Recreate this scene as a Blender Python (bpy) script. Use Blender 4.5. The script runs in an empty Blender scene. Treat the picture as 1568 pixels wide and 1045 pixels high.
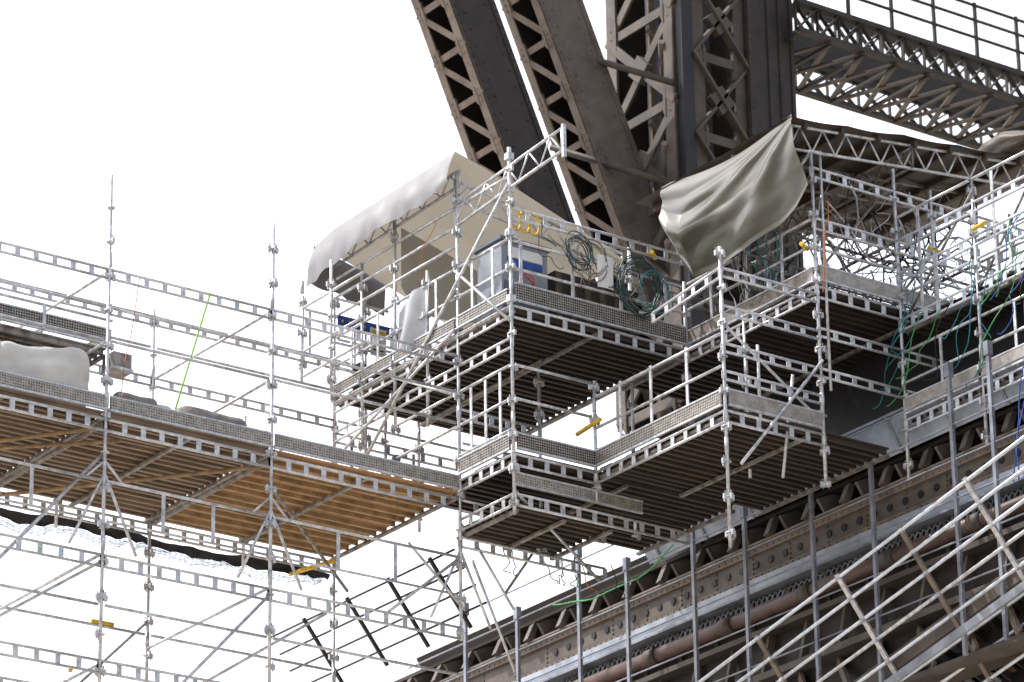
import bpy, math, random
from mathutils import Vector, Matrix, noise
random.seed(7)
V=Vector
scene=bpy.context.scene
# ------------------------------------------------------------------ materials
MATS={}
def mat(name,col,rough=.6,metal=0.0,var=.25,scale=6.0,trans=0.0,bump=0.0,bscale=20.,col2=None,stretch=None,transcol=None,coat=0.0):
    m=bpy.data.materials.new(name); m.use_nodes=True; nt=m.node_tree; n=nt.nodes; l=nt.links
    b=n['Principled BSDF']; out=n['Material Output']
    tc=n.new('ShaderNodeTexCoord'); mp=n.new('ShaderNodeMapping')
    l.new(tc.outputs['Object'],mp.inputs['Vector'])
    if stretch: mp.inputs['Scale'].default_value=stretch
    no=n.new('ShaderNodeTexNoise'); no.inputs['Scale'].default_value=scale; no.inputs['Detail'].default_value=6; no.inputs['Roughness'].default_value=.65
    l.new(mp.outputs[0],no.inputs['Vector'])
    r=n.new('ShaderNodeValToRGB'); l.new(no.outputs['Fac'],r.inputs['Fac'])
    c2=col2 or tuple(c*(1-var) for c in col)
    c1=tuple(min(1,c*(1+var*.6)) for c in col)
    r.color_ramp.elements[0].position=.36; r.color_ramp.elements[0].color=(*c2,1)
    r.color_ramp.elements[1].position=.62; r.color_ramp.elements[1].color=(*c1,1)
    l.new(r.outputs[0],b.inputs['Base Color'])
    b.inputs['Roughness'].default_value=rough; b.inputs['Metallic'].default_value=metal
    if coat: b.inputs['Coat Weight'].default_value=coat; b.inputs['Coat Roughness'].default_value=.25
    if bump:
        n2=n.new('ShaderNodeTexNoise'); n2.inputs['Scale'].default_value=bscale; n2.inputs['Detail'].default_value=4
        l.new(mp.outputs[0],n2.inputs['Vector'])
        bp=n.new('ShaderNodeBump'); bp.inputs['Strength'].default_value=bump; bp.inputs['Distance'].default_value=.02
        l.new(n2.outputs['Fac'],bp.inputs['Height']); l.new(bp.outputs[0],b.inputs['Normal'])
    if trans:
        t=n.new('ShaderNodeBsdfTranslucent'); mx=n.new('ShaderNodeMixShader'); mx.inputs[0].default_value=trans
        if transcol: t.inputs['Color'].default_value=(*transcol,1)
        else: l.new(r.outputs[0],t.inputs['Color'])
        l.new(b.outputs[0],mx.inputs[1]); l.new(t.outputs[0],mx.inputs[2]); l.new(mx.outputs[0],out.inputs['Surface'])
    MATS[name]=m; return m
mat('galv',(.62,.63,.66),.32,.4,.35,9)
mat('galv_bright',(.70,.75,.84),.28,.4,.2,9)
mat('galv_old',(.27,.26,.25),.55,.35,.5,7,col2=(.14,.105,.08))
mat('alu',(.64,.65,.68),.36,.4,.3,12)
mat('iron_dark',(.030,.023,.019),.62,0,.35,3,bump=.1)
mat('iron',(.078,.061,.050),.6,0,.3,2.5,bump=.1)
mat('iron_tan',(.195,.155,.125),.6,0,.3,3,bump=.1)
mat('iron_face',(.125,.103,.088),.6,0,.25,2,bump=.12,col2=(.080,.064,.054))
mat('iron_grey',(.26,.28,.33),.42,.15,.35,3)
mat('iron_blue',(.38,.43,.52),.4,.1,.3,2.5)
mat('iron_red',(.10,.058,.048),.5,0,.4,3)
mat('black',(.008,.008,.010),.5,0,.3,6)
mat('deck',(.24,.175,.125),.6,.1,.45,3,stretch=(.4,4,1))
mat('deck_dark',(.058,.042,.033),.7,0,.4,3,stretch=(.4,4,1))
mat('ply',(.42,.28,.16),.6,0,.35,2.2,trans=.25,stretch=(.5,5,1),transcol=(.78,.50,.26))
mat('wood',(.36,.24,.13),.7,0,.4,5)
mat('wood_dark',(.09,.06,.04),.7,0,.4,5)
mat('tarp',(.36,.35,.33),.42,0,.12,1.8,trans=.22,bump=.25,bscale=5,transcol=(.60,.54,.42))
mat('tarp_side',(.20,.20,.215),.5,0,.12,2.2,bump=.25,bscale=4)  # darker copy of the tarp, toned down where sunlight overexposes the side
mat('tarp_tan',(.074,.070,.050),.30,0,.16,1.2,trans=.02,bump=.15,bscale=3,coat=.5)
mat('tarp_brown',(.085,.064,.048),.55,0,.4,1.6)
mat('sheet',(.60,.62,.66),.45,0,.12,3,trans=.30,bump=.4,bscale=6)
mat('yellow',(.75,.48,.03),.5,0,.2,6)
mat('blue',(.02,.08,.38),.5,0,.2,6)
mat('cyan',(.02,.22,.26),.5,0,.3,6)
mat('green',(.05,.35,.09),.5,0,.3,6)
mat('red',(.45,.03,.02),.5,0,.3,6)
mat('lime',(.35,.75,.1),.6,0,.2,6)
mat('orange',(.6,.16,.03),.6,0,.2,6)
mat('bluegrey',(.12,.15,.20),.6,0,.3,3)
mat('cabinet',(.28,.31,.36),.5,0,.2,3)
mat('bag',(.84,.83,.81),.6,0,.10,3,trans=.3,bump=1.0,bscale=5)
mat('sack',(.22,.20,.19),.8,0,.3,5,bump=.8,bscale=12)
mat('hose',(.04,.08,.08),.4,0,.3,4)
mat('paper',(.8,.8,.8),.6,0,.05,3)
mat('ground',(.32,.285,.235),.9,0,.25,.3)
m=mat('veil',(.62,.72,.68),.6,0,.1,3,trans=.5)
nt=m.node_tree; n=nt.nodes; l=nt.links
out=n['Material Output']; src=out.inputs['Surface'].links[0].from_socket
tp=n.new('ShaderNodeBsdfTransparent'); mx=n.new('ShaderNodeMixShader'); mx.inputs[0].default_value=.45
l.new(tp.outputs[0],mx.inputs[1]); l.new(src,mx.inputs[2]); l.new(mx.outputs[0],out.inputs['Surface'])
m=mat('perf',(.40,.375,.345),.45,.3,.25,10)
nt=m.node_tree; n=nt.nodes; l=nt.links; b=n['Principled BSDF']
vo=n.new('ShaderNodeTexVoronoi'); vo.inputs['Scale'].default_value=26; vo.inputs['Randomness'].default_value=.1
tc=n.new('ShaderNodeTexCoord'); l.new(tc.outputs['Object'],vo.inputs['Vector'])
rp=n.new('ShaderNodeValToRGB'); rp.color_ramp.elements[0].position=.36; rp.color_ramp.elements[0].color=(.06,.05,.045,1)
rp.color_ramp.elements[1].position=.5; rp.color_ramp.elements[1].color=(1,1,1,1)
l.new(vo.outputs['Distance'],rp.inputs['Fac'])
old=b.inputs['Base Color'].links[0].from_socket
mm=n.new('ShaderNodeMix'); mm.data_type='RGBA'; mm.blend_type='MULTIPLY'; mm.inputs[0].default_value=1
l.new(old,mm.inputs[6]); l.new(rp.outputs[0],mm.inputs[7]); l.new(mm.outputs[2],b.inputs['Base Color'])

# ------------------------------------------------------------------ mesh builder
class MB:
    def __init__(s,name,parent=None):
        s.v=[];s.f=[];s.m=[];s.sm=[];s.names=[];s.name=name;s.parent=parent
    def mi(s,mt):
        if mt not in s.names: s.names.append(mt)
        return s.names.index(mt)
    def face(s,idx,mt,sm=False):
        s.f.append(idx); s.m.append(s.mi(mt)); s.sm.append(sm)
    def frame(s,d,up=V((0,0,1))):
        d=d.normalized()
        if abs(d.dot(up))>.98: up=V((0,1,0)) if abs(d.y)<.9 else V((1,0,0))
        a=d.cross(up).normalized(); b=a.cross(d).normalized(); return a,b
    def tube(s,p,q,r,mt='galv',n=8,r2=None,cap=True):
        p=V(p);q=V(q)
        if (q-p).length<1e-5: return
        a,b=s.frame(q-p); r2=r if r2 is None else r2
        o=len(s.v)
        for c,rr in ((p,r),(q,r2)):
            for i in range(n):
                t=2*math.pi*i/n; s.v.append(c+a*math.cos(t)*rr+b*math.sin(t)*rr)
        for i in range(n):
            j=(i+1)%n; s.face((o+i,o+j,o+n+j,o+n+i),mt,True)
        if cap:
            s.face(tuple(o+i for i in range(n))[::-1],mt); s.face(tuple(o+n+i for i in range(n)),mt)
    def poly(s,pts,r,mt,n=6):
        pts=[V(p) for p in pts]; N=len(pts); o=len(s.v)
        for k,p in enumerate(pts):
            d=(pts[min(k+1,N-1)]-pts[max(k-1,0)])
            if d.length<1e-6: d=V((0,0,1))
            a,b=s.frame(d)
            for i in range(n):
                t=2*math.pi*i/n; s.v.append(p+a*math.cos(t)*r+b*math.sin(t)*r)
        for k in range(N-1):
            for i in range(n):
                j=(i+1)%n; s.face((o+k*n+i,o+k*n+j,o+(k+1)*n+j,o+(k+1)*n+i),mt,True)
    def bar(s,p,q,w,h,mt,up=V((0,0,1))):
        p=V(p);q=V(q); a,b=s.frame(q-p,V(up)); o=len(s.v)
        for c in (p,q):
            for x,y in ((-1,-1),(1,-1),(1,1),(-1,1)): s.v.append(c+a*x*w/2+b*y*h/2)
        for fc in ((0,1,5,4),(1,2,6,5),(2,3,7,6),(3,0,4,7),(3,2,1,0),(4,5,6,7)): s.face(tuple(o+i for i in fc),mt)
    def box(s,lo,hi,mt):
        lo=V(lo);hi=V(hi); c=(lo+hi)/2
        s.bar((lo.x,c.y,c.z),(hi.x,c.y,c.z),abs(hi.y-lo.y),abs(hi.z-lo.z),mt)
    def quad(s,a,b,c,d,mt,sm=False):
        o=len(s.v); s.v+= [V(a),V(b),V(c),V(d)]; s.face((o,o+1,o+2,o+3),mt,sm)
    def plate(s,pts,thick,mt):
        pts=[V(p) for p in pts]; nrm=(pts[1]-pts[0]).cross(pts[2]-pts[0]).normalized()*thick/2
        o=len(s.v); N=len(pts); s.v+=[p+nrm for p in pts]+[p-nrm for p in pts]
        s.face(tuple(o+i for i in range(N)),mt); s.face(tuple(o+N+i for i in range(N))[::-1],mt)
        for i in range(N):
            j=(i+1)%N; s.face((o+i,o+N+i,o+N+j,o+j),mt)
    def surf(s,fn,nu,nv,mt):
        o=len(s.v)
        for j in range(nv+1):
            for i in range(nu+1): s.v.append(V(fn(i/nu,j/nv)))
        for j in range(nv):
            for i in range(nu):
                k=o+j*(nu+1)+i; s.face((k,k+1,k+nu+2,k+nu+1),mt,True)
    def rivets(s,p,q,nrm,pitch=.12,r=.016,mt='iron'):
        p=V(p);q=V(q);nrm=V(nrm).normalized(); L=(q-p).length; k=int(L/pitch)
        for i in range(k+1):
            c=p+(q-p)*((i+.5)/(k+1)); s.tube(c,c+nrm*.016,r,mt,6,r2=r*.55)
    def build(s):
        me=bpy.data.meshes.new(s.name); me.from_pydata([tuple(v) for v in s.v],[],s.f)
        for nme in s.names: me.materials.append(MATS[nme])
        me.polygons.foreach_set('material_index',s.m); me.polygons.foreach_set('use_smooth',s.sm); me.update()
        ob=bpy.data.objects.new(s.name,me); scene.collection.objects.link(ob)
        if s.parent: ob.parent=s.parent
        return ob
def empty(name):
    e=bpy.data.objects.new(name,None); scene.collection.objects.link(e); return e
def lerp(a,b,t): return V(a)*(1-t)+V(b)*t
# ------------------------------------------------------------------ scaffold parts
TR=.0245
def post(m,x,y,z0,z1,mt='galv',ros=True,phase=0.0):
    jx=random.uniform(-.015,.015); jy=random.uniform(-.015,.015)
    m.tube((x,y,z0),(x+jx,y+jy,z1),TR,mt)
    z=math.ceil((z0-phase)/.5)*.5+phase; k=0
    while z<z1-.02:
        if ros:
            m.tube((x,y,z-.006),(x,y,z+.006),.06,mt,8)
            for dx,dy in ((1,0),(-1,0),(0,1),(0,-1)):
                if random.random()<.62:
                    m.bar((x+dx*.03,y+dy*.03,z),(x+dx*.085,y+dy*.085,z),.035,.075,mt)
                    m.bar((x+dx*.055,y+dy*.055,z-.06),(x+dx*.055,y+dy*.055,z+.085),.008,.02,'galv_old')
        if k%4==2: m.tube((x,y,z+.14),(x,y,z+.34),TR+.006,mt,8)
        z+=.5; k+=1
def ledger(m,p,q,mt='galv',r=.022):
    p=V(p);q=V(q);d=(q-p).normalized()
    m.tube(p+d*.05,q-d*.05,r,mt)
def ladder(m,p,q,gap=.16,pitch=.3,mt='alu',r=.02,rw=.075):
    p=V(p);q=V(q); L=(q-p).length; g=V((0,0,gap))
    m.tube(p,q,r,mt); m.tube(p-g,q-g,r,mt)
    k=max(1,round(L/pitch)); d=(q-p).normalized()
    for i in range(k+1):
        c=lerp(p,q,i/k)
        m.bar(c,c-g,.012,rw,mt,up=d)
def truss(m,p,q,h=.4,cells=6,mt='galv',hv=V((0,0,1)),r=.022):
    p=V(p);q=V(q);g=V(hv)*h
    m.tube(p,q,r,mt); m.tube(p-g,q-g,r,mt)
    for i in range(cells):
        a=lerp(p,q,i/cells);b=lerp(p,q,(i+.5)/cells);c=lerp(p,q,(i+1)/cells)
        m.tube(a-g,b,.014,mt,6); m.tube(b,c-g,.014,mt,6)
    m.tube(p,p-g,.016,mt,6); m.tube(q,q-g,.016,mt,6)
def toe(m,p,q,h=.17,mt='perf'):
    p=V(p);q=V(q); z=V((0,0,h/2+.02)); m.bar(p+z,q+z,.025,h,mt)
    m.bar(p+V((0,0,h+.03)),q+V((0,0,h+.03)),.04,.02,'alu'); m.bar(p+V((0,0,.01)),q+V((0,0,.01)),.04,.025,'alu')
def deck(m,x0,x1,y0,y1,z,mt='deck',rib=None,w=.32,along='x',ribs=(.22,.72)):
    rib=rib or mt
    def bx(a0,a1,b0,b1,z0,z1,mm):
        if along=='x': m.box((a0,b0,z0),(a1,b1,z1),mm)
        else: m.box((b0,a0,z0),(b1,a1,z1),mm)
    A0,A1,B0,B1=(x0,x1,y0,y1) if along=='x' else (y0,y1,x0,x1)
    y=B0
    while y<B1-.05:
        ye=min(y+w,B1); dz=random.uniform(-.012,.012)
        bx(A0,A1,y+.008,ye-.008,z-.02+dz,z+dz,mt)
        for t in ribs:
            yy=y+(ye-y)*t; bx(A0+.02,A1-.02,yy-.028,yy+.028,z-.085+dz,z-.021+dz,rib)
        y+=w
    for t in (A0+.03,A0+(A1-A0)*.5,A1-.03): bx(t-.03,t+.03,B0,B1,z-.14,z-.1,'galv_old')
def clamp(m,p,mt='galv'):
    p=V(p); m.box(p-V((.05,.05,.05)),p+V((.05,.05,.05)),mt)
def cable(m,p,q,sag,r,mt,wob=.0,n=14):
    pts=[]
    sd=random.random()*50
    for i in range(n+1):
        t=i/n; c=lerp(p,q,t); c.z-=sag*4*t*(1-t)
        if wob: c+=noise.noise_vector(V((t*3+sd,sd,.3)))*wob*(4*t*(1-t))
        pts.append(c)
    m.poly(pts,r,mt,5)

Z0=-2.42
XS=[-11.8,-8.73,-5.66,-3.1,0.0]
YF,YB=1.3,4.5
# ---------------- left scaffold platform
E=empty('scaffold_platform')
m=MB('standards_and_rails',E)
for x,zt in ((-11.8,.5),(-8.73,.2),(-5.66,.98),(-3.1,.9)): post(m,x,YF,-7.6,zt)
for x,zt in ((-8.73,-2.2),(-5.66,.8),(-3.1,.72)): post(m,x,YB,-7.6,zt)
for x in (-4.6,-1.55): post(m,x,YB,-2.9,-.6)
for i in range(len(XS)-1):
    a,b=XS[i],XS[i+1]
    ladder(m,(a,YF,-.40),(b,YF,-.40),.13,.28)
    if i>=2:
        ladder(m,(a,YB,.60),(b,YB,.60),.13,.28); ledger(m,(a,YB,.12),(b,YB,.12)); ladder(m,(a,YB,-.35),(b,YB,-.35),.12,.3)
    ledger(m,(a,YF,-.95),(b,YF,-.95)); ledger(m,(a,YF,-1.42),(b,YF,-1.42))
    ledger(m,(a,YB,-.98),(b,YB,-.98)); ledger(m,(a,YB,-1.45),(b,YB,-1.45))
    for t in (.3,.7): m.bar(lerp((a,YB,-.98),(b,YB,-.98),t),lerp((a,YB,-2.2),(b,YB,-2.2),t),.015,.05,'galv',up=(1,0,0))
    ladder(m,(a,YF,Z0-.12),(b,YF,Z0-.12),.16,.28)
    ladder(m,(a,YB,Z0-.14),(b,YB,Z0-.14),.16,.28)
    toe(m,(a+.04,YF-.03,Z0),(b-.04,YF-.03,Z0))
    toe(m,(a+.04,YB,Z0),(b-.04,YB,Z0),.15,'galv_old')
    ladder(m,(a,YF,-4.42),(b,YF,-4.42),.16,.3)
    ledger(m,(a,YF,-3.4),(b,YF,-3.4))
    for t in (.35,.65): m.bar(lerp((a,YF,-3.4),(b,YF,-3.4),t),lerp((a,YF,-3.95),(b,YF,-3.95),t),.015,.05,'galv',up=(1,0,0))
    ledger(m,(a,YF,-3.95),(b,YF,-3.95),'galv',.018)
    ladder(m,(a,YF,-5.85),(b,YF,-5.85),.16,.3)
    ladder(m,(a,YB,-5.2),(b,YB,-5.2),.16,.3)
    ledger(m,(a,YB,-4.2),(b,YB,-4.2)); ledger(m,(a,YF,-6.6),(b,YF,-6.6)); ledger(m,(a,YB,-6.2),(b,YB,-6.2))
    ledger(m,(a,YF,-5.1),(b,YF,-5.1))
for x in XS[:-1]:
    ledger(m,(x,YF,Z0-.15),(x,YB,Z0-.15),'galv_old',.03); ledger(m,(x,YF,-4.4),(x,YB,-4.4)); ledger(m,(x,YF,-5.9),(x,YB,-5.9)); ledger(m,(x,YF,-1.42),(x,YB,-1.42))
    ledger(m,(x,YF,-.42),(x,YB,-.38)); ledger(m,(x,YF,-6.9),(x,YB,-6.9))
    for sy in (.12,-.12): m.tube((x,YF,Z0-.7),(x+sy*2.4,YF,-3.4),.018,'galv',6)
m.tube((-5.66,YF+.05,-3.0),(-8.4,YF+.05,-6.2),.024,'galv')
m.tube((-3.1,YF+.05,Z0-.5),(-.1,YF+2.7,-3.15),.024,'galv_old')
m.tube((-5.66,YF+.1,Z0-.2),(-8.73,YB-.3,-2.95),.03,'wood')
m.tube((-5.2,YF+.4,Z0-.2),(-8.9,YB-.2,-2.85),.03,'wood')
m.tube((-3.1,YF+.2,Z0-.2),(-6.0,YB-.2,-2.8),.03,'wood')
m.tube((-3.1,YB,-4.0),(-5.66,YB,-6.6),.024,'galv'); m.tube((-2.2,YF,-4.6),(-5.2,YB,-6.8),.022,'galv')
m.tube((-5.66,YF,-4.5),(-8.73,YB,-6.6),.022,'galv'); m.tube((-3.1,YF,-4.5),(-5.66,YF,-7.3),.022,'galv')
for x in (-5.66,-3.1,0):
    m.tube((x,YF,-3.3),(x-.5,YF,-4.35),.02,'galv'); m.tube((x,YF,-3.3),(x+.5,YF,-4.35),.02,'galv')
m.build()
m=MB('deck_boards',E)
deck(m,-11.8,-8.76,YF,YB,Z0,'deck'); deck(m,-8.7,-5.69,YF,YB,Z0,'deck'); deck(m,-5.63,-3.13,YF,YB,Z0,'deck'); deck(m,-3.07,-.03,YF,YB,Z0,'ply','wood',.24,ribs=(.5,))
m.build()
E2=empty('scaffold_loading_bay')
m=MB('bay_frame',E2)
deck(m,-11.8,-5.4,YF+.5,YF+2.3,-1.30,'galv_old'); toe(m,(-11.8,YF+.45,-1.28),(-5.4,YF+.45,-1.28),.2)
toe(m,(-5.37,YF+.45,-1.28),(-5.37,YF+2.3,-1.28),.2)
ledger(m,(-11.8,YF+.45,-.92),(-5.3,YF+.45,-.92)); ledger(m,(-11.8,YF+2.3,-.75),(-5.3,YF+2.3,-.75)); ledger(m,(-11.8,YF+2.3,-.35),(-5.3,YF+2.3,-.35))
for x in (-8.,-5.5): post(m,x,YF+2.2,-2.4,-.3)
for x in (-7.4,-6.4): m.bar((x,YF+.42,-1.27),(x,YF+.42,-.92),.015,.05,'galv',up=(1,0,0))
m.box((-5.4,YF+.3,-1.62),(-5.12,YF+.6,-1.41),'galv_old'); m.box((-5.42,YF+.28,-1.66),(-5.1,YF+.62,-1.621),'galv')
m.build()
m=MB('debris_net')
def netp(x,t):
    s=.05+.10*abs(math.sin(x*1.1))+.12*noise.noise(V((x*1.3,2,0)))+.08*noise.noise(V((x*6,5,0)))
    return V((x,YB+.10+.1*math.sin(x*2)+t*.08+.05*noise.noise(V((x*5,t*4,1))),Z0-.29-t*(s+.05)-.015*math.sin(x*6)))
xx=[-11.8+i*.09 for i in range(131)]
m.surf(lambda u,v: netp(-11.8+u*11.8,v*.7),260,4,'black')
for j in range(8): m.poly([netp(x,.6+j/8*.8) for x in xx],.004,'blue' if j in(2,5,7) else 'black',4)
for x in xx: m.poly([netp(x+.04*(j%2),.5+j/6*.8) for j in range(7)],.0035,'black' if random.random()<.7 else 'blue',4)
m.build()
# ---------------- central scaffold tower
E=empty('scaffold_tower')
m=MB('standards_and_rails',E)
post(m,0,0,-3.15,2.3); post(m,0,YF,-4.6,2.45); post(m,3.07,0,-.6,1.0); post(m,1.4,0,-2.7,-.9)
post(m,0,4.5,-1.0,1.6); post(m,0,2.9,-1.0,2.3); post(m,0,3.75,-1.0,1.9); post(m,3.07,YF,-2.5,2.0); post(m,1.4,YF,-3.0,-.2)
post(m,3.07,4.5,-.6,1.7); post(m,1.5,4.5,-1.8,1.9); post(m,-.45,4.7,.2,1.6); post(m,0,YB,-7.6,-2.5); post(m,.9,YB,-1.9,.4)
post(m,-.45,3.9,-.2,1.9); post(m,.55,4.5,-1.2,1.7); post(m,.02,2.1,-1.2,1.2)
toe(m,(.05,-.03,0),(3.05,-.03,0),.24); ladder(m,(0,0,-.07),(3.07,0,-.07),.17,.3)
ladder(m,(0,0,1.42),(3.07,0,1.42),.15,.3); ledger(m,(0,0,.92),(3.07,0,.92)); ledger(m,(0,0,.5),(3.07,0,.5))
for x in (.15,1.05,1.9,2.7): m.bar((x,-.03,.25),(x,-.03,.95),.015,.05,'galv',up=(1,0,0))
for y0,y1 in ((0,YF),(YF,2.9),(2.9,4.5)):
    toe(m,(-.03,y0+.04,0),(-.03,y1-.04,0),.15); ladder(m,(0,y0,-.07),(0,y1,-.07),.16,.3)
    ledger(m,(0,y0,.95),(0,y1,.95)); ledger(m,(0,y0,.5),(0,y1,.5))
    ladder(m,(0,y0,-.55),(0,y1,-.55),.14,.3)
    ledger(m,(0,y0,1.9),(0,y1,1.9))
for y in (.4,.9,1.8,2.4,3.3,4.0): m.bar((-.03,y,.1),(-.03,y,.95),.015,.05,'galv',up=(0,1,0))
for z in (1.3,1.6,.2): ledger(m,(0,YF,z),(0,4.5,z))
for x in (0,1.5,3.07): ledger(m,(x,0 if x!=1.5 else YF,-.12),(x,4.5,-.12),'galv_old',.03)
for z in (.95,.5,-.35): ledger(m,(0,4.5,z),(3.07,4.5,z))
ladder(m,(0,4.5,-.55),(2.2,4.5,-.55),.14,.3); ladder(m,(-.2,4.5,-1.1),(1.5,4.5,-1.1),.14,.3); ledger(m,(-.2,4.5,-1.6),(1.6,4.5,-1.6)); ledger(m,(-.45,4.7,.7),(3,4.7,.7)); ledger(m,(-.45,4.7,1.4),(3,4.7,1.4))
for z in (.7,1.4,.3): ledger(m,(-.45,4.7,z),(-.45,3.0,z)); ledger(m,(-.45,3.9,z-.1),(.6,3.9,z-.1))
for x in (-.3,.1,.5,.9,1.4): m.bar((x,4.72,.7),(x,4.72,1.4),.015,.04,'galv',up=(1,0,0))
for x in (.3,.9,1.4): m.bar((x,4.5,-1.65),(x,4.5,-.6),.02,.05,'galv',up=(1,0,0))
for z in (-.95,-1.45):
    ledger(m,(0,0,z),(0,YF,z)); ledger(m,(0,0,z-.0),(1.4,0,z))
    ledger(m,(0,YF,z),(0,2.9,z))
for y in (.3,.65,1.0): m.bar((0,y,-1.9),(0,y,-.95),.015,.05,'galv',up=(0,1,0))
ladder(m,(0,0,-1.9),(0,YF,-1.9),.14,.3)
ladder(m,(0,YF,-1.2),(1.4,YF,-1.2),.14,.3); ledger(m,(0,YF,-1.7),(1.4,YF,-1.7))
ZL=-2.2
toe(m,(-.03,.04,ZL),(-.03,YF-.04,ZL),.2); toe(m,(.04,-.03,ZL),(1.36,-.03,ZL),.2)
ladder(m,(0,0,ZL-.07),(0,YF,ZL-.07),.16,.28); ladder(m,(0,0,ZL-.07),(1.4,0,ZL-.07),.16,.28)
ladder(m,(0,0,-2.85),(3.0,0,-2.85),.16,.28); ladder(m,(0,0,-2.85),(0,YF,-2.85),.16,.28); ladder(m,(0,YF,-2.55),(2.5,YF,-2.55),.16,.28)
toe(m,(0,0.0,-2.72),(2.2,0,-2.72),.15); ladder(m,(0,YF,-3.1),(2.5,YF,-3.1),.14,.28)
m.tube((-.06,-.05,1.75),(-.06,3.9,-1.5),.024); m.tube((-.05,1.3,.0),(-.05,4.4,-1.0),.022); m.tube((-.05,0.0,-.3),(-.05,1.3,.9),.022,'galv')
m.tube((-.06,1.3,-1.0),(-.06,2.9,-.2),.022); m.tube((0,0,-2.8),(2.4,1.3,-3.3),.022); m.tube((0,1.3,-3.4),(-1.2,1.3,-4.4),.022)
m.tube((0,1.3,-2.3),(0,4.4,-1.7),.022,'galv'); m.tube((.2,1.3,-3.4),(.9,1.3,-4.9),.02); m.tube((0,1.2,-4.2),(-.8,1.4,-3.3),.02)
m.tube((.3,1.3,-3.2),(.9,1.3,-4.0),.02); m.tube((1.6,1.3,-2.6),(.9,1.5,-3.7),.02,'galv_old')
truss(m,(0,1.35,1.95),(0,-1.25,2.15),.34,5); truss(m,(.0,1.35,2.35),(3.0,1.35,1.9),.3,6); truss(m,(.05,1.3,2.5),(.05,4.6,2.4),.25,7)
m.bar((0,-1.3,2.2),(0,-1.3,1.7),.05,.05,'galv'); clamp(m,(0,0,2.2)); clamp(m,(0,0,1.7))
for z in (0,1.,-2.5): clamp(m,(-.02,-.02,z+.02))
m.build()
m=MB('deck_boards',E)
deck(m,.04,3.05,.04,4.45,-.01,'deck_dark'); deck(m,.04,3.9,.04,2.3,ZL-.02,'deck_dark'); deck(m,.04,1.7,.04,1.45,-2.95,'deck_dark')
m.build()
# ---------------- walkway + right tower
E=empty('scaffold_walkway')
m=MB('standards_and_rails',E)
YR=-2.9
post(m,1.4,YR,-4.2,.1); post(m,3.1,YR,-3.0,1.95); post(m,3.1,-1.3,-2.4,.2)
toe(m,(1.37,YR+.04,ZL),(1.37,-.04,ZL),.2); ladder(m,(1.4,YR,ZL-.07),(1.4,0,ZL-.07),.16,.28)
toe(m,(1.44,YR-.03,ZL),(3.06,YR-.03,ZL),.2); ladder(m,(1.4,YR,ZL-.07),(3.1,YR,ZL-.07),.16,.28)
for z in (-1.15,-1.62): ledger(m,(1.4,YR,z),(1.4,0,z))
for z in (-.2,-.75,-1.3,-1.7): ladder(m,(1.4,YR,z),(3.1,YR,z),.12,.3)
for y in (-.6,-1.3,-2.1): m.bar((1.4,y,-1.95),(1.4,y,-1.1),.015,.05,'galv',up=(0,1,0))
ladder(m,(1.4,YR,-.2),(1.4,-1.4,-.35),.14,.3)
for z in (.55,.95): ledger(m,(3.1,YR,z),(3.1,0,z))
for y in (-.6,-1.4,-2.2): m.bar((3.08,y,.1),(3.08,y,.97),.015,.05,'galv',up=(0,1,0))
toe(m,(3.08,YR+.04,0),(3.08,-.05,0),.18,'galv_old'); ladder(m,(3.1,YR,-.08),(3.1,0,-.08),.16,.3)
m.tube((3.1,YR-.05,-1.2),(1.6,YR-.05,-3.0),.024); m.tube((3.1,YR,1.95),(3.1,-1.4,1.2),.022)
m.tube((1.4,YR,-1.0),(3.1,YR,-2.1),.02); m.tube((2.0,YR,-1.2),(2.0,YR,-2.3),.022); m.tube((2.6,YR,-1.5),(2.6,YR+.3,-2.9),.022)
m.tube((3.25,YR-.02,2.0),(3.25,YR-.02,-1.6),.02)
m.build()
m=MB('deck_boards',E)
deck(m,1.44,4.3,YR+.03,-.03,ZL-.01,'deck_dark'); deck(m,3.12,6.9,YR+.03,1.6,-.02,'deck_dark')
m.build()
E=empty('scaffold_tower'); m=MB('standards_and_rails',E)
for x in (4.6,6.1,7.6):
    for y in (YR,-1.3,.4):
        if (x,y)!=(4.6,.4): post(m,x,y,-2.6 if y==YR else -.3,2.0+ .12*(x-4),phase=.1)
for x in (4.6,6.0,7.4): post(m,x,-4.5,-2.6,1.0)
for x in (4.6,6.1): post(m,x,-5.9,-2.6,.7)
for x in (5.3,6.8): post(m,x,YR,-.2,1.9)
for (a,b) in ((3.1,4.6),(4.6,6.1),(6.1,7.6)):
    for z in (-.08,.95+.0): ladder(m,(a,YR,z),(b,YR,z),.16,.28)
    toe(m,(a+.04,YR-.03,0),(b-.04,YR-.03,0),.2)
    ledger(m,(a,YR,.5),(b,YR,.5)); ladder(m,(a,YR,1.72),(b,YR,1.72),.14,.28)
    for y in (-1.3,.4):
        ladder(m,(a,y,1.0),(b,y,1.0),.14,.3,'galv_old'); ledger(m,(a,y,.5),(b,y,.5),'galv_old'); ledger(m,(a,y,1.5),(b,y,1.5),'galv_old')
    for z in (-.7,-1.3): ladder(m,(a,YR,z),(b,YR,z),.12,.3)
    m.tube((a,YR,.1),(b,YR+.4,1.7),.02,'galv_old'); m.tube((b,-1.3,.1),(a,-1.3,1.7),.02,'galv_old')
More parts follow.
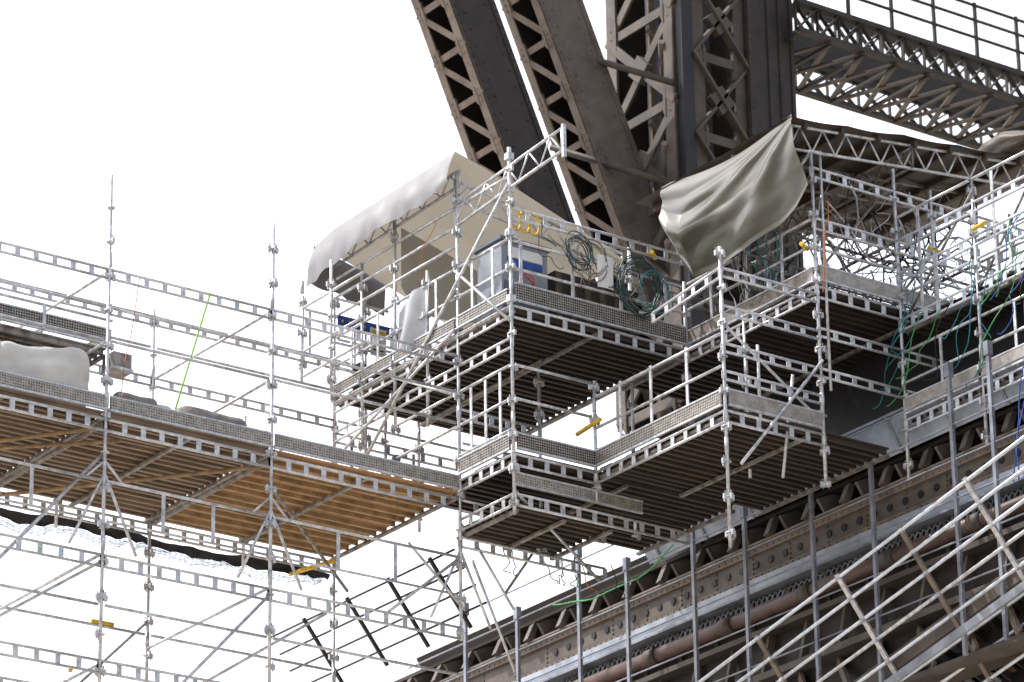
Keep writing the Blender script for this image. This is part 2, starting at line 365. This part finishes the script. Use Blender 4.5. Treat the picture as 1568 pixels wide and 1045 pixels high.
for x in (4.6,6.1,7.4):
    for a,b in ((YR,-4.5),(-4.5,-5.9),(-5.9,-7.5)):
        for z,g in ((-.25,.16),(.45,.14),(-1.75,.16),(.95,.14)): ladder(m,(x,a,z),(x,b,z),g,.28,'galv_bright' if x<5 else 'alu')
        ledger(m,(x,a,-.75),(x,b,-.75)); ledger(m,(x,a,-1.2),(x,b,-1.2)); ledger(m,(x,a,1.3),(x,b,1.3))
        ledger(m,(x,a,.1),(x,b,.1),'galv_bright')
        if x==4.6: toe(m,(x-.03,a-.04,-1.68),(x-.03,b+.04,-1.68),.2)
        m.bar((x,(a+b)/2,-1.7),(x,(a+b)/2,-.75),.015,.05,'galv',up=(0,1,0)); m.bar((x,(a+b)/2,-.3),(x,(a+b)/2,.45),.015,.05,'galv',up=(0,1,0))
        m.bar((x,a*.7+b*.3,-.3),(x,a*.7+b*.3,1.3),.015,.05,'galv',up=(0,1,0))
        m.tube((x+.06,a,-.3),(x+.06,b,1.2),.02,'galv_old')
    for a,b in ((YR,-1.3),(-1.3,.4)):
        ledger(m,(x,a,.95),(x,b,.95),'galv_old'); ledger(m,(x,a,1.75),(x,b,1.75),'galv_old')
RZ=lambda x: 2.30+.115*(x-2.75)
for y in (YR+.05,-1.6,-.2):
    mt='galv' if y<-2 else 'galv_old'
    truss(m,(2.75,y,RZ(2.75)),(7.4,y,RZ(7.4)),.36,11,mt)
truss(m,(2.78,YR,2.26),(2.78,-.1,2.26),.3,8,'galv_old')
truss(m,(5.0,YR,RZ(5)-.05),(5.0,.5,RZ(5)-.05),.3,8,'galv_old')
for i in range(7): m.bar((3.0+i*.68,YR-.05,RZ(3.0+i*.68)),(3.0+i*.68,.55,RZ(3+i*.68)),.05,.1,'wood_dark')
m.tube((2.78,YR-.35,1.75),(3.5,YR+.1,2.05),.024)
m.build()
m=MB('deck_boards',E); deck(m,4.65,9,-7.5,YR-.05,-1.7,'deck_dark'); deck(m,6.9,10,-6,1.6,-.02,'deck_dark')
deck(m,4.65,10,-7.5,YR-.03,.6-.9,'deck_dark')
m.build()
# ------------------------------------------------------------------ tarpaulins
def fold(u,v,sc,amp,seed): return noise.noise(V((u*sc,v*sc*.6,seed)))*amp
m=MB('tarpaulin_canopy')
def ridge(u): return 2.69-.06*u-.10*max(0,u-.85)*6
def roofL(u,v):
    y=1.15+u*3.65; x=-.12+v*3.0; z=ridge(u)-(.98*v**1.1)
    z+= -.05*math.sin(math.pi*((u*4)%1))*v+fold(u,v,5,.03,1)*v
    return (x,y,z)
m.surf(roofL,64,24,'tarp')
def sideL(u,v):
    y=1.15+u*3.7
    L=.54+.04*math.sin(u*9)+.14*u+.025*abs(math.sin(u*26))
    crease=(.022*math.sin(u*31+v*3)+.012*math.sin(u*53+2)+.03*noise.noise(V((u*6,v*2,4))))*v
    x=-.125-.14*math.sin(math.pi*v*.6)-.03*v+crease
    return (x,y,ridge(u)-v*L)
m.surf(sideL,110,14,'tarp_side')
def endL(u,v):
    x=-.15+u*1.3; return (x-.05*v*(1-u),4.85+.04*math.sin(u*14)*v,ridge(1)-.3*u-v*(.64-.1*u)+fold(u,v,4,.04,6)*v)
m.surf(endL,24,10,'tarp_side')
def innerL(u,v):
    return (.25+u*2.7,3.1+.12*math.sin(u*11)*v,2.30-.75*u-v*(.95+.15*math.sin(u*7)))
m.surf(innerL,30,14,'tarp')
m.build()
m=MB('tarpaulin_canopy')
def roofR(u,v):
    y=-3.0+u*3.6; x=2.68+v*5.2; z=RZ(x)+.07+fold(u,v,6,.03,9)-.03*math.sin(math.pi*((v*5)%1))
    return (x,y,z)
m.surf(roofR,24,40,'tarp_brown')
ctrl=[(0,1.15),(.08,1.38),(.2,1.52),(.42,1.66),(.62,1.66),(.81,1.62),(.93,1.20),(1,.80)]
def drop(u):
    for (a,x),(b,y) in zip(ctrl,ctrl[1:]):
        if u<=b: return x+(y-x)*(u-a)/(b-a)
    return ctrl[-1][1]
def wallR(u,v):
    sag=math.sin(math.pi*min(1,u*1.08))
    y=-3.0+u*2.98; z=2.39-.15*sag-v*(drop(u)-.12*sag)
    ang=math.atan2(v*1.1+.02,u+.06)
    amp=.07*min(1,3*v)*(.35+.65*u)*(1-.40*u)
    f=amp*(math.sin(ang*12+1.5*fold(u,v,2,1,3))+.40*math.sin(ang*25+4)*(1-.5*u))+.03*math.sin(v*6+u*5)*v
    f+=.06*noise.noise(V((u*3,v*2,8)))*v+.02*noise.noise(V((u*9,v*7,2)))*v
    f+=.07*max(0,math.sin((v-.25*u)*17))*math.exp(-((u-.62)/.30)**2)*math.exp(-((v-.38)/.25)**2)
    belly=.18*math.sin(math.pi*min(1,v*1.05))*math.sin(math.pi*min(1,.15+.8*u))
    return (2.70-belly-f,y-.24*v*(1-u)-.10*v*v*max(0,u-.75)*4,z)
m.surf(wallR,140,80,'tarp_tan')
m.build()
m=MB('tarpaulin_bundle')
def bund(u,v):
    a=u*2*math.pi; r=.28*math.sin(math.pi*min(.98,max(.02,v)))**.5*(1+.25*noise.noise(V((math.cos(a)*2,math.sin(a)*2,v*5))))
    return (6.9+.2*v+r*math.cos(a)*.9,-3.4+v*1.6,3.0+r*math.sin(a)*.8+.12*v)
m.surf(bund,24,20,'tarp_brown'); m.build()
m=MB('white_bulk_bag')
def bagf(x0,x1,y,z0,h,d,rg=.12):
    def f(u,v):
        a=u*2*math.pi; xx=x0+(x1-x0)*v; e=(1-abs(2*v-1)**8)**.5 if 0<v<1 else 0.02
        sq=1/max(abs(math.cos(a)),abs(math.sin(a)))**.45
        k=sq*.92*(1+rg*noise.noise(V((xx*1.5,math.cos(a),math.sin(a))))+.035*math.sin(a*11+xx*3)+.05*noise.noise(V((xx*5,a*2,3))))
        return (xx,y+d*math.cos(a)*e*k,z0+h/2+h/2*math.sin(a)*e*k)
    return f
m.surf(bagf(-10.5,-6.7,YF+.62,Z0,.98,.42,.3),60,80,'bag'); m.surf(bagf(-7.2,-5.72,YF+.50,Z0,.90,.38,.3),60,60,'bag'); m.build()
m=MB('debris_sack')
m.surf(bagf(-5.45,-4.8,YF+.2,Z0,.42,.2,.3),16,14,'sack'); m.surf(bagf(-4.45,-3.35,YF+.3,Z0,.46,.24,.3),16,18,'sack'); m.surf(bagf(-5.0,-4.6,YF+.12,Z0+.02,.3,.1),16,12,'sheet'); m.build()
m=MB('protective_veil')
m.surf(lambda u,v:(-5.4+u*2.2,YB-.05+.04*math.sin(u*14),-.75-v*1.5),20,6,'veil'); m.surf(lambda u,v:(-3.2+u*.14,YF+.02,-.4-v*2.0),4,6,'veil'); m.surf(lambda u,v:(-3.0+u*1.6,YB-.05+.04*math.sin(u*14),-.9-v*1.4),20,6,'veil'); m.build()
m=MB('plastic_sheet')
def shp(u,v): return (.06+.12*math.sin(u*9)*(.3+v)-.1,1.95+u*.80+.12*v,1.0-.25*u*u-v*(.72+.2*math.sin(u*5))+fold(u,v,4,.1,2))
m.surf(shp,24,20,'sheet'); m.build()
# ------------------------------------------------------------------ small things
m=MB('site_notice_board')
m.bar((.0,4.42,1.22),(1.15,4.42,1.22),.015,.17,'blue')
for i in range(8):
    x=.08+i*.13; m.box((x-.015,4.405,1.2),(x+.015,4.411,1.24),'yellow')
m.box((.56,4.38,.78),(.84,4.395,1.22),'paper'); m.box((.58,4.368,1.1),(.82,4.376,1.18),'yellow'); m.box((.60,4.368,.86),(.80,4.376,.88),'black'); m.box((.60,4.368,.94),(.80,4.376,.96),'black'); m.build()
def coil(name,c,R,mt,nr=8,r=.014,ax=V((0,1,0))):
    m=MB(name); a=V((1,0,0)) if abs(ax.y)>.5 else V((0,1,0)); c=V(c); pts=[]
    for i in range(nr*22):
        t=i/22*2*math.pi; k=i//22; rr=R*(1+.12*math.sin(k*2.3)+.06*math.sin(t*2+k))
        pts.append(c+a*rr*.85*math.cos(t)+V((0,0,1))*(rr*math.sin(t)-.06*math.sin(k*1.7))+ax*(-.10+.02*k+.02*math.sin(t)))
    m.poly(pts,r,mt,6); return m
coil('hose_coil',(2.2,-.06,.68),.40,'hose',9,.010).build()
coil('hose_coil',(2.4,-.08,.66),.30,'cyan',2,.008).build()
coil('cable_coil',(1.12,-.05,.98),.24,'hose',6,.009).build()
coil('cable_coil',(1.3,-.06,.9),.3,'galv_old',3,.009).build()
coil('hose_coil',(.35,.2,.38),.15,'red',3,.009).build()
m=MB('lifting_sling')
for i in range(3):
    c=V((.35+i*.16,.35,1.45)); m.poly([c+V((.09*math.cos(t/12*2*math.pi),0,.17*math.sin(t/12*2*math.pi))) for t in range(13)],.018,'yellow',6)
m.build()
m=MB('equipment_cabinet'); m.box((.2,.5,.02),(1.0,1.1,1.15),'cabinet'); m.box((.24,.49,.1),(.96,.497,.55),'bluegrey'); m.box((.15,.45,1.155),(1.05,1.15,1.2),'bluegrey'); m.box((.3,.482,.8),(.9,.492,.9),'blue'); m.box((.3,.482,.92),(.9,.492,1.08),'paper'); m.build()
m=MB('storage_crate'); m.box((1.2,.6,.02),(2.7,1.3,.95),'iron_dark')
for i in range(6): m.box((1.2+i*.26,.57,.05),(1.3+i*.26,.597,.93),'wood_dark')
m.build()
m=MB('notice_sheet'); m.surf(lambda u,v:(1.42+u*.28,-.12-.02*math.sin(u*3),1.0-v*.5),4,4,'paper'); m.build()
m=MB('cleaning_rag'); m.surf(lambda u,v:(.0+.05*math.sin(u*6),2.75+u*.18+.05*math.sin(v*8),-1.4-v*.5),6,10,'bluegrey'); m.build()
m=MB('rubber_tube_roll')
for i in range(4):
    c=V((.1+i*.2,4.0,.2)); m.poly([c+V((.0+.02*i,.17*math.cos(t/14*2*math.pi),.17*math.sin(t/14*2*math.pi))) for t in range(15)],.05,'black',8)
m.build()
m=MB('loose_cable')
cable(m,(-4.1,YF,-.4),(-4.4,YF+.6,Z0),.0,.014,'lime'); cable(m,(-5.2,YF,-.4),(-5.66,YF,-3),.1,.006,'red',.2)
cable(m,(-12,YF+.1,-.1),(-7.5,YF+.1,-.52),.05,.014,'red')
for i in range(64):
    a=V((random.uniform(3.3,6.4),random.uniform(-2.7,0),random.uniform(.8,2.0))); b=V((a.x+random.uniform(.2,1.6),a.y+random.uniform(-.6,.6),random.uniform(.1,1.9)))
    cable(m,a,b,random.uniform(.1,.8),random.choice((.007,.01,.014)),random.choice(('black','black','black','sheet','sheet','galv')),.6)
for i in range(14):
    a=V((random.uniform(.3,3),-.05,random.uniform(.9,1.45))); cable(m,a,a+V((random.uniform(.2,.7),-.02,random.uniform(-.5,0))),random.uniform(.1,.5),.007,random.choice(('black','hose','black','galv_old')),.2)
for i in range(20):
    a=V((4.5,random.uniform(-6.5,-3),random.uniform(-.6,.9))); cable(m,a,a+V((0,random.uniform(.3,1.0),random.uniform(-1.5,-.4))),random.uniform(.1,.4),.008,random.choice(('black','black','black','blue','cyan','green')),.3)
for i in range(6): cable(m,(3.0,-1.2-.2*i,1.0),(3.0,-1.6-.1*i,.2),.05,.009,random.choice(('cyan','black')),.1)
for i in range(9):
    a=V((random.uniform(.8,3),1.45,-2.95)); cable(m,a,a+V((random.uniform(.3,.9),.5,-.25)),.15,.008,random.choice(('black','black','green','hose','orange')),.15)
for i in range(7): cable(m,(4.0,-6.7+.07*i,-.6),(4.0,-6.2+.1*i,-3.6),.02,.009,random.choice(('cyan','blue')),.25)
cable(m,(3.12,YR-.1,-.2),(3.3,YR-.1,1.2),-.15,.010,'orange',.1); cable(m,(0,1.8,1.9),(0,2.6,.1),-.1,.006,'orange',.2)
cable(m,(4.3,2.0,-2.2),(4.3,5.0,-2.3),.25,.012,'green',.2)
m.build()
m=MB('hazard_tube_sleeve')
def sleeve(a,b,r=.032): m.tube(a,b,r,'yellow',10)
sleeve((1.35,-.2,-1.55),(1.35,.35,-1.60)); sleeve((-4.0,YB,-4.15),(-3.65,YB,-4.15)); sleeve((2.42,-.1,1.28),(2.6,0.05,1.28)); sleeve((-4.3,YB,-4.9),(-4.75,YF+2.4,-5.2)); sleeve((-.5,YB-.8,-2.85),(-.75,YB,-2.87)); sleeve((2.85,YR,.5),(3.05,YR+.1,.5)); sleeve((4.5,-4.6,.5),(4.5,-4.85,.5)); sleeve((5.2,YR,.98),(5.4,YR,.98))
m.build()
# ------------------------------------------------------------------ tower ironwork
def lattice(m,a0,a1,b0,b1,n,mt='iron_tan',edge=.12,w=.08,mode='N',th=.03):
    a0,a1,b0,b1=map(V,(a0,a1,b0,b1)); nrm=(a1-a0).cross(b0-a0).normalized()
    side=(b0-a0).normalized()
    m.bar(a0+side*edge/2,a1+side*edge/2,th,edge,mt,up=side); m.bar(b0-side*edge/2,b1-side*edge/2,th,edge,mt,up=side)
    for i in range(n+1):
        t=i/n; p=lerp(a0,a1,t);q=lerp(b0,b1,t)
        m.bar(p+nrm*.012,q+nrm*.012,th*.8,w,mt,up=(a1-a0))
        for e in(p+side*edge,q-side*edge):
            dd=(a1-a0).normalized(); m.plate([e-dd*w*1.6-side*.03,e-side*.03+dd*w*1.6,e+side*.04+dd*w*.9,e+side*.04-dd*w*.9],th*1.6,mt)
        for e in (p+side*edge*.5,q-side*edge*.5):
            for k in(-1,0,1):
                c=e+(a1-a0).normalized()*k*w; m.tube(c-nrm*.035,c+nrm*.035,.017,mt,6)
        if i<n:
            p2=lerp(a0,a1,(i+1)/n);q2=lerp(b0,b1,(i+1)/n)
            if mode=='N': m.bar(q,p2,th*.7,w,mt,up=(a1-a0))
            if mode=='X':
                m.bar(q-nrm*.01,p2-nrm*.01,th,w,mt,up=(a1-a0)); m.bar(p+nrm*.03,q2+nrm*.03,th,w,mt,up=(a1-a0))
                c=(p+q+p2+q2)/4; dd=(a1-a0).normalized()*w*1.6; ss=side*w*1.6; m.plate([c-dd,c-ss,c+dd,c+ss],th*3,mt)
def rafter(name,x0,z_ref,y,wx,wy,slope=.43,ztop=12,zbot=1.0,front='iron'):
    e=empty(name); m=MB('box_section',e)
    X=lambda z: x0+slope*(z_ref-z)
    A=lambda z,dx,dy: V((X(z)+dx,y+dy,z))
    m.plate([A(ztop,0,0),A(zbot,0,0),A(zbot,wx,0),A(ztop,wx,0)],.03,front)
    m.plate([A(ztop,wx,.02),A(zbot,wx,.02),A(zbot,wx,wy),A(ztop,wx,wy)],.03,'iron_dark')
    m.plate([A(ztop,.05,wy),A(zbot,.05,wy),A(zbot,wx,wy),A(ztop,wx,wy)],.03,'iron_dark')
    for dx in (.05,wx-.05):
        m.bar(A(ztop,dx,-.025),A(zbot,dx,-.025),.1,.02,front,up=(0,1,0))
        m.rivets(A(ztop,dx,-.035),A(zbot,dx,-.035),(0,-1,0),.15,.02,front)
    m.rivets(A(ztop,.22,-.016),A(zbot,.22,-.016),(0,-1,0),.3,.02,front); m.rivets(A(ztop,wx-.22,-.016),A(zbot,wx-.22,-.016),(0,-1,0),.3,.02,front)
    n=int((ztop-zbot)/.78)
    lattice(m,A(ztop,0,0.01),A(zbot,0,0.01),A(ztop,0,wy),A(zbot,0,wy),n,'iron_tan',.17,.11,'N')  # left side in lighter tan: its lit look is put into the colour
    m.build()
rafter('iron_lattice_rafter',3.9,8.7,7.0,.98,.92,zbot=3.2,front='iron_dark')  # front in shade: the darkness is put into the iron colour
rafter('iron_lattice_rafter',5.76,9.15,7.0,1.0,.92,zbot=2.7,front='iron_face')  # lighter iron copy for the front that catches some light
e=empty('iron_lattice_column'); m=MB('column_faces',e)
yc=6.0; xc=7.95; zb=2.3
m.box((xc-.02,yc-.06,-.3),(xc+.22,yc+.12,13),'black')
lattice(m,(xc-.03,yc+.15,13),(xc-.03,yc+.15,zb),(xc-.03,yc+2.0,13),(xc-.03,yc+2.0,zb),6,'iron_face',.26,.17,'X',.05)
lattice(m,(xc+.22,yc,13),(xc+.22,yc,1),(xc+1.4,yc,13),(xc+1.4,yc,1),8,'iron',.26,.17,'X',.05)
m.box((xc+.9,yc+1.0,zb),(xc+1.0,yc+2.0,13),'iron_dark'); m.box((xc+.1,yc+2.0,zb),(xc+2.4,yc+2.05,13),'iron_dark')
m.box((xc+.35,yc+1.2,zb),(xc+.5,yc+1.4,13),'iron_grey')
m.box((xc+1.36,yc-.10,-.3),(xc+2.42,yc+.9,13),'iron_dark')
for dx in (1.42,1.85,2.1,2.36):
    m.box((xc+dx-.035,yc-.125,-.3),(xc+dx+.035,yc-.102,13),'iron_dark'); m.rivets((xc+dx,yc-.126,0),(xc+dx,yc-.126,13),(0,-1,0),.13,.018,'iron')
lattice(m,(xc+.25,yc+1.2,13),(xc+.25,yc+1.2,zb),(xc+1.4,yc+1.2,13),(xc+1.4,yc+1.2,zb),6,'iron_tan',.12,.12,'X',.05)
for z in (4.2,6.0,7.9,9.8):
    m.tube((xc-.1,yc+.1,z),(xc-1.6,yc+1.6,z+.9),.06,'iron')
    m.tube((xc-.1,yc+.4,z+.9),(xc+.9,yc+1.6,z+.2),.06,'iron_tan')
m.build()
e=empty('lattice_walkway'); m=MB('walkway_trusses',e)
def flat_truss(y,z0,h,x0,x1,n,mt):
    m.bar((x0,y,z0),(x1,y,z0),.14,.08,mt); m.bar((x0,y,z0+h),(x1,y,z0+h),.14,.09,mt)
    for i in range(n):
        a=x0+(x1-x0)*i/n;b=x0+(x1-x0)*(i+1)/n
        m.bar((a,y,z0),(b,y,z0+h),.03,.08,mt,up=(0,1,0)); m.bar((a,y+.04,z0+h),(b,y+.04,z0),.03,.08,mt,up=(0,1,0)); m.bar((a,y+.02,z0),(a,y+.02,z0+h),.03,.06,mt,up=(0,1,0))
flat_truss(5.6,9.35,.55,10.2,19,18,'iron_dark'); flat_truss(7.4,9.30,.55,10.2,19,12,'iron_dark')
for i in range(12):
    a=10.2+i*.75; m.bar((a,5.6,9.33),(a+.75,7.4,9.30),.09,.04,'iron_face'); m.bar((a+.75,5.6,9.30),(a,7.4,9.27),.09,.04,'iron')
    m.bar((a,5.6,9.26),(a,7.4,9.26),.07,.05,'iron_dark')
for z in (10.35,10.7,11.0): m.tube((10.2,5.6,z),(19,5.6,z),.03,'iron_dark')
for i in range(9): m.bar((10.4+i,5.6,9.9),(10.4+i,5.6,11.05),.06,.05,'iron_dark')
flat_truss(9.0,11.4,.6,10.2,19,16,'iron_dark')
m.box((10.2,7.3,9.95),(19,7.5,10.35),'iron_dark')
m.build()
e=empty('tower_gallery_facade'); m=MB('cornice_beams',e)
Y0,Y1=-9.0,11.5
def run(x0,x1,z0,z1,mt,y0=Y0,y1=Y1): m.box((x0,y0,z0),(x1,y1,z1),mt)
run(5.4,5.5,-2.4,-.1,'black',-8,3.0)  # added black backing, fills in the shade behind the decks
run(5.2,9,-1.62,-1.55,'iron_dark',-8,2.6)
run(5.3,6.2,-2.0,-1.78,'iron_dark',2.6,9)  # added dark mass standing in for shade beneath the deck
m.plate([(4.88,-8,-2.02),(4.88,3.3,-2.02),(4.62,3.3,-1.58),(4.62,-8,-1.58)],.03,'iron_blue')
y=-8
while y<3.2: m.bar((4.86,y,-2.04),(4.59,y,-1.57),.05,.03,'iron_grey'); y+=1.1
m.plate([(4.95,3.32,-2.04),(4.95,9.5,-2.04),(4.85,9.5,-1.86),(4.85,3.32,-1.86)],.03,'iron_dark')
run(4.6,5.4,-1.57,-1.53,'iron_grey',-8,3.3)
run(5.6,5.7,-6.5,-2.0,'black')  # black sheet behind the beams, recess shade as plain colour
run(5.0,5.7,-2.06,-2.0,'iron_dark')
run(4.98,5.04,-2.95,-2.45,'iron_face')
for z in (-2.5,-2.9):
    run(4.93,4.978,z-.045,z+.045,'iron_tan',-8,11.5); m.rivets((4.93,-7,z),(4.93,11,z),(-1,0,0),.14,.02,'iron_tan')
y=-7
while y<6:
    m.tube((4.96,y,-2.7),(4.99,y,-2.7),.055,'black',12); y+=.33
run(4.86,5.04,-2.44,-2.41,'iron_tan')
run(4.80,4.84,-3.20,-2.98,'iron_blue'); run(4.7,4.95,-3.24,-3.205,'iron_grey')
run(4.95,5.0,-3.8,-3.25,'iron_dark')
m.tube((4.75,Y0,-3.55),(4.75,5.5,-3.55),.11,'iron_red',14)
for y in (-6,-4.2,-2.4,-.6,1.2,3.0,4.8):
    m.tube((4.75,y,-3.55),(4.75,y+.25,-3.55),.135,'iron',14)
run(4.7,5.1,-3.9,-3.82,'iron'); run(4.95,5.0,-4.5,-3.9,'iron_dark'); run(4.6,5.1,-4.62,-4.52,'iron_face'); run(4.9,4.95,-5.4,-4.62,'iron_dark'); run(4.5,5.1,-5.5,-5.42,'iron')
y=-7.5
while y<11:
    m.plate([(4.95,y,-2.42),(5.6,y,-2.42),(5.6,y,-2.07),(5.1,y,-2.07),(4.8,y,-2.2)],.05,'iron_face')
    m.plate([(4.78,y+.3,-2.4),(4.9,y+.3,-2.4),(5.05,y+.35,-2.1),(4.95,y+.35,-2.1)],.12,'iron_face')
    m.bar((4.97,y,-3.82),(4.9,y,-3.26),.06,.08,'iron')
    m.bar((4.75,y+.4,-4.5),(4.9,y+.4,-3.9),.06,.12,'iron_face')
    m.bar((4.55,y,-5.4),(4.85,y+.6,-4.65),.05,.14,'iron_tan')
    m.rivets((4.978,y,-2.85),(4.978,y,-2.55),(-1,0,0),.08,.02,'iron_face')
    y+=.85
y=-7.5
while y<11:
    m.bar((4.9,y,-3.4),(4.9,y+.12,-3.26),.02,.02,'iron_grey'); m.bar((4.89,y+.12,-3.4),(4.89,y,-3.26),.02,.02,'iron_grey'); y+=.12
m.build()
m=MB('gallery_stanchions',e)
for y,zt in ((7.4,-1.6),(6.0,-2.05),(4.4,-1.5),(3.2,-2.05),(1.6,-1.5),(.4,-2.05),(-1.1,-1.55),(-2.4,-2.0),(-4.1,-1.35),(-4.9,-1.3),(-6.3,-1.4)):
    m.bar((4.35,y,-5.5),(4.35,y,zt-.1),.05,.06,'iron_grey',up=(0,1,0)); m.bar((4.35,y,zt-.2),(4.35,y,zt),.09,.09,'iron_grey',up=(0,1,0))
for z in (-1.75,-2.25,-2.75,-3.3,-3.9,-4.5): m.tube((4.35,-8,z),(4.35,9,z),.014,'iron_grey')
m.build()
D=V((1,0,-1.28)).normalized()
m=MB('inclined_handrail')
for i in range(4):
    o=V((1.36,0,-2.42))+D*i*.30; m.tube(o+V((0,3.4,0)),o+V((0,8.4,0)),.018,'iron_dark')
for y in (4.0,5.1,6.2,7.4):
    o=V((1.36,y,-2.42)); m.bar(o-D*.05,o+D*1.15,.045,.05,'iron_dark')
m.build()
m=MB('stair_handrail')
S=V((0,-1,.22)).normalized(); base=V((3.5,-2.6,-4.15))
for i in range(8):
    o=base+D*i*.33
    m.tube(o-S*6,o+S*9,.027,'galv_bright' if i!=3 else 'galv')
for k,t in enumerate((-3.6,-1.8,0,1.35,2.7,4.1,5.5)):
    o=base+S*t
    m.bar(o-D*.05,o+D*3.2,.04,.07,'galv' if k%2==0 else 'iron_tan',up=S)
    for i in range(8): m.box(o+D*i*.33-V((.035,.035,.035)),o+D*i*.33+V((.035,.035,.035)),'galv')
m.build()
m=MB('staircase_treads')
for i in range(44):
    o=base+V((1.0,0,-1.0))+S*(-6+i*.32)
    m.bar(o,o+V((1.3,0,-.55)),.24,.03,random.choice(('iron_red','iron_grey','iron','iron_face','perf')))
    m.bar(o+V((0,0,-.06)),o+V((1.3,0,-.61)),.03,.14,'iron_dark')
    if i%3==0: m.bar(o+V((.9,0,.5)),o+V((1.6,.3,-.9)),.05,.1,random.choice(('iron_tan','iron_face','galv')))
for dx,dz,w_,mt in ((.95,-1.02,.25,'iron_face'),(2.35,-1.6,.25,'iron'),(1.6,-.6,.12,'perf'),(.6,-1.5,.12,'iron_grey')):
    m.bar(base+V((dx,0,dz))-S*7,base+V((dx,0,dz))+S*9,.05,w_,mt)
m.build()
m=MB('ground'); m.quad((-4000,-4000,-22.9),(4000,-4000,-22.9),(4000,4000,-22.9),(-4000,4000,-22.9),'ground'); m.build()
# ------------------------------------------------------------------ light
tosun=V((-.50,.48,.95)).normalized()
el=math.asin(tosun.z); az=math.atan2(tosun.x,tosun.y)
w=bpy.data.worlds.new("World"); scene.world=w; w.use_nodes=True; nt=w.node_tree; n=nt.nodes; l=nt.links
bg=n['Background']; sky=n.new('ShaderNodeTexSky'); sky.sky_type='NISHITA'; sky.sun_disc=False; sky.sun_elevation=el; sky.sun_rotation=az; sky.dust_density=4; sky.air_density=1
bg.inputs['Strength'].default_value=.13; l.new(sky.outputs[0],bg.inputs['Color'])
bg2=n.new('ShaderNodeBackground'); bg2.inputs['Color'].default_value=(1,.99,.985,1)
tc=n.new('ShaderNodeTexCoord'); vm=n.new('ShaderNodeVectorMath'); vm.operation='DOT_PRODUCT'; vm.inputs[1].default_value=(.3,.8,.4)
l.new(tc.outputs['Generated'],vm.inputs[0]); mr=n.new('ShaderNodeMapRange'); mr.interpolation_type='SMOOTHSTEP'
mr.inputs['From Min'].default_value=-.4; mr.inputs['From Max'].default_value=.8; mr.inputs['To Min'].default_value=.30; mr.inputs['To Max'].default_value=1.4
l.new(vm.outputs['Value'],mr.inputs['Value']); l.new(mr.outputs[0],bg2.inputs['Strength'])
ad=n.new('ShaderNodeAddShader'); l.new(bg.outputs[0],ad.inputs[0]); l.new(bg2.outputs[0],ad.inputs[1]); l.new(ad.outputs[0],n['World Output'].inputs['Surface'])
sl=bpy.data.lights.new('sun','SUN'); sl.energy=4.2; sl.angle=math.radians(.5); sl.color=(1,.97,.93)
so=bpy.data.objects.new('sun',sl); scene.collection.objects.link(so); so.rotation_euler=(-tosun).to_track_quat('-Z','Y').to_euler()
# ------------------------------------------------------------------ camera
p=math.radians(22.0); hx,hy=.585,.811
F=V((hx*math.cos(p),hy*math.cos(p),math.sin(p))); R=V((hy,-hx,0))
F.normalize(); R.normalize(); U=R.cross(F)
C=-(F*55.2+U*.563)
rl=.0156; U2=U*math.cos(rl)+R*math.sin(rl); R2=R*math.cos(rl)-U*math.sin(rl)
cd=bpy.data.cameras.new('camera'); co=bpy.data.objects.new('camera',cd); scene.collection.objects.link(co)
M=Matrix((R2,U2,-F)).transposed().to_4x4(); M.translation=C; co.matrix_world=M
cd.sensor_width=36; cd.lens=139.5; cd.clip_start=.5; cd.clip_end=9000
cd.dof.use_dof=True; cd.dof.focus_distance=54.5; cd.dof.aperture_fstop=1.6
scene.camera=co
scene.view_settings.view_transform='Standard'; scene.view_settings.look='None'; scene.view_settings.exposure=0
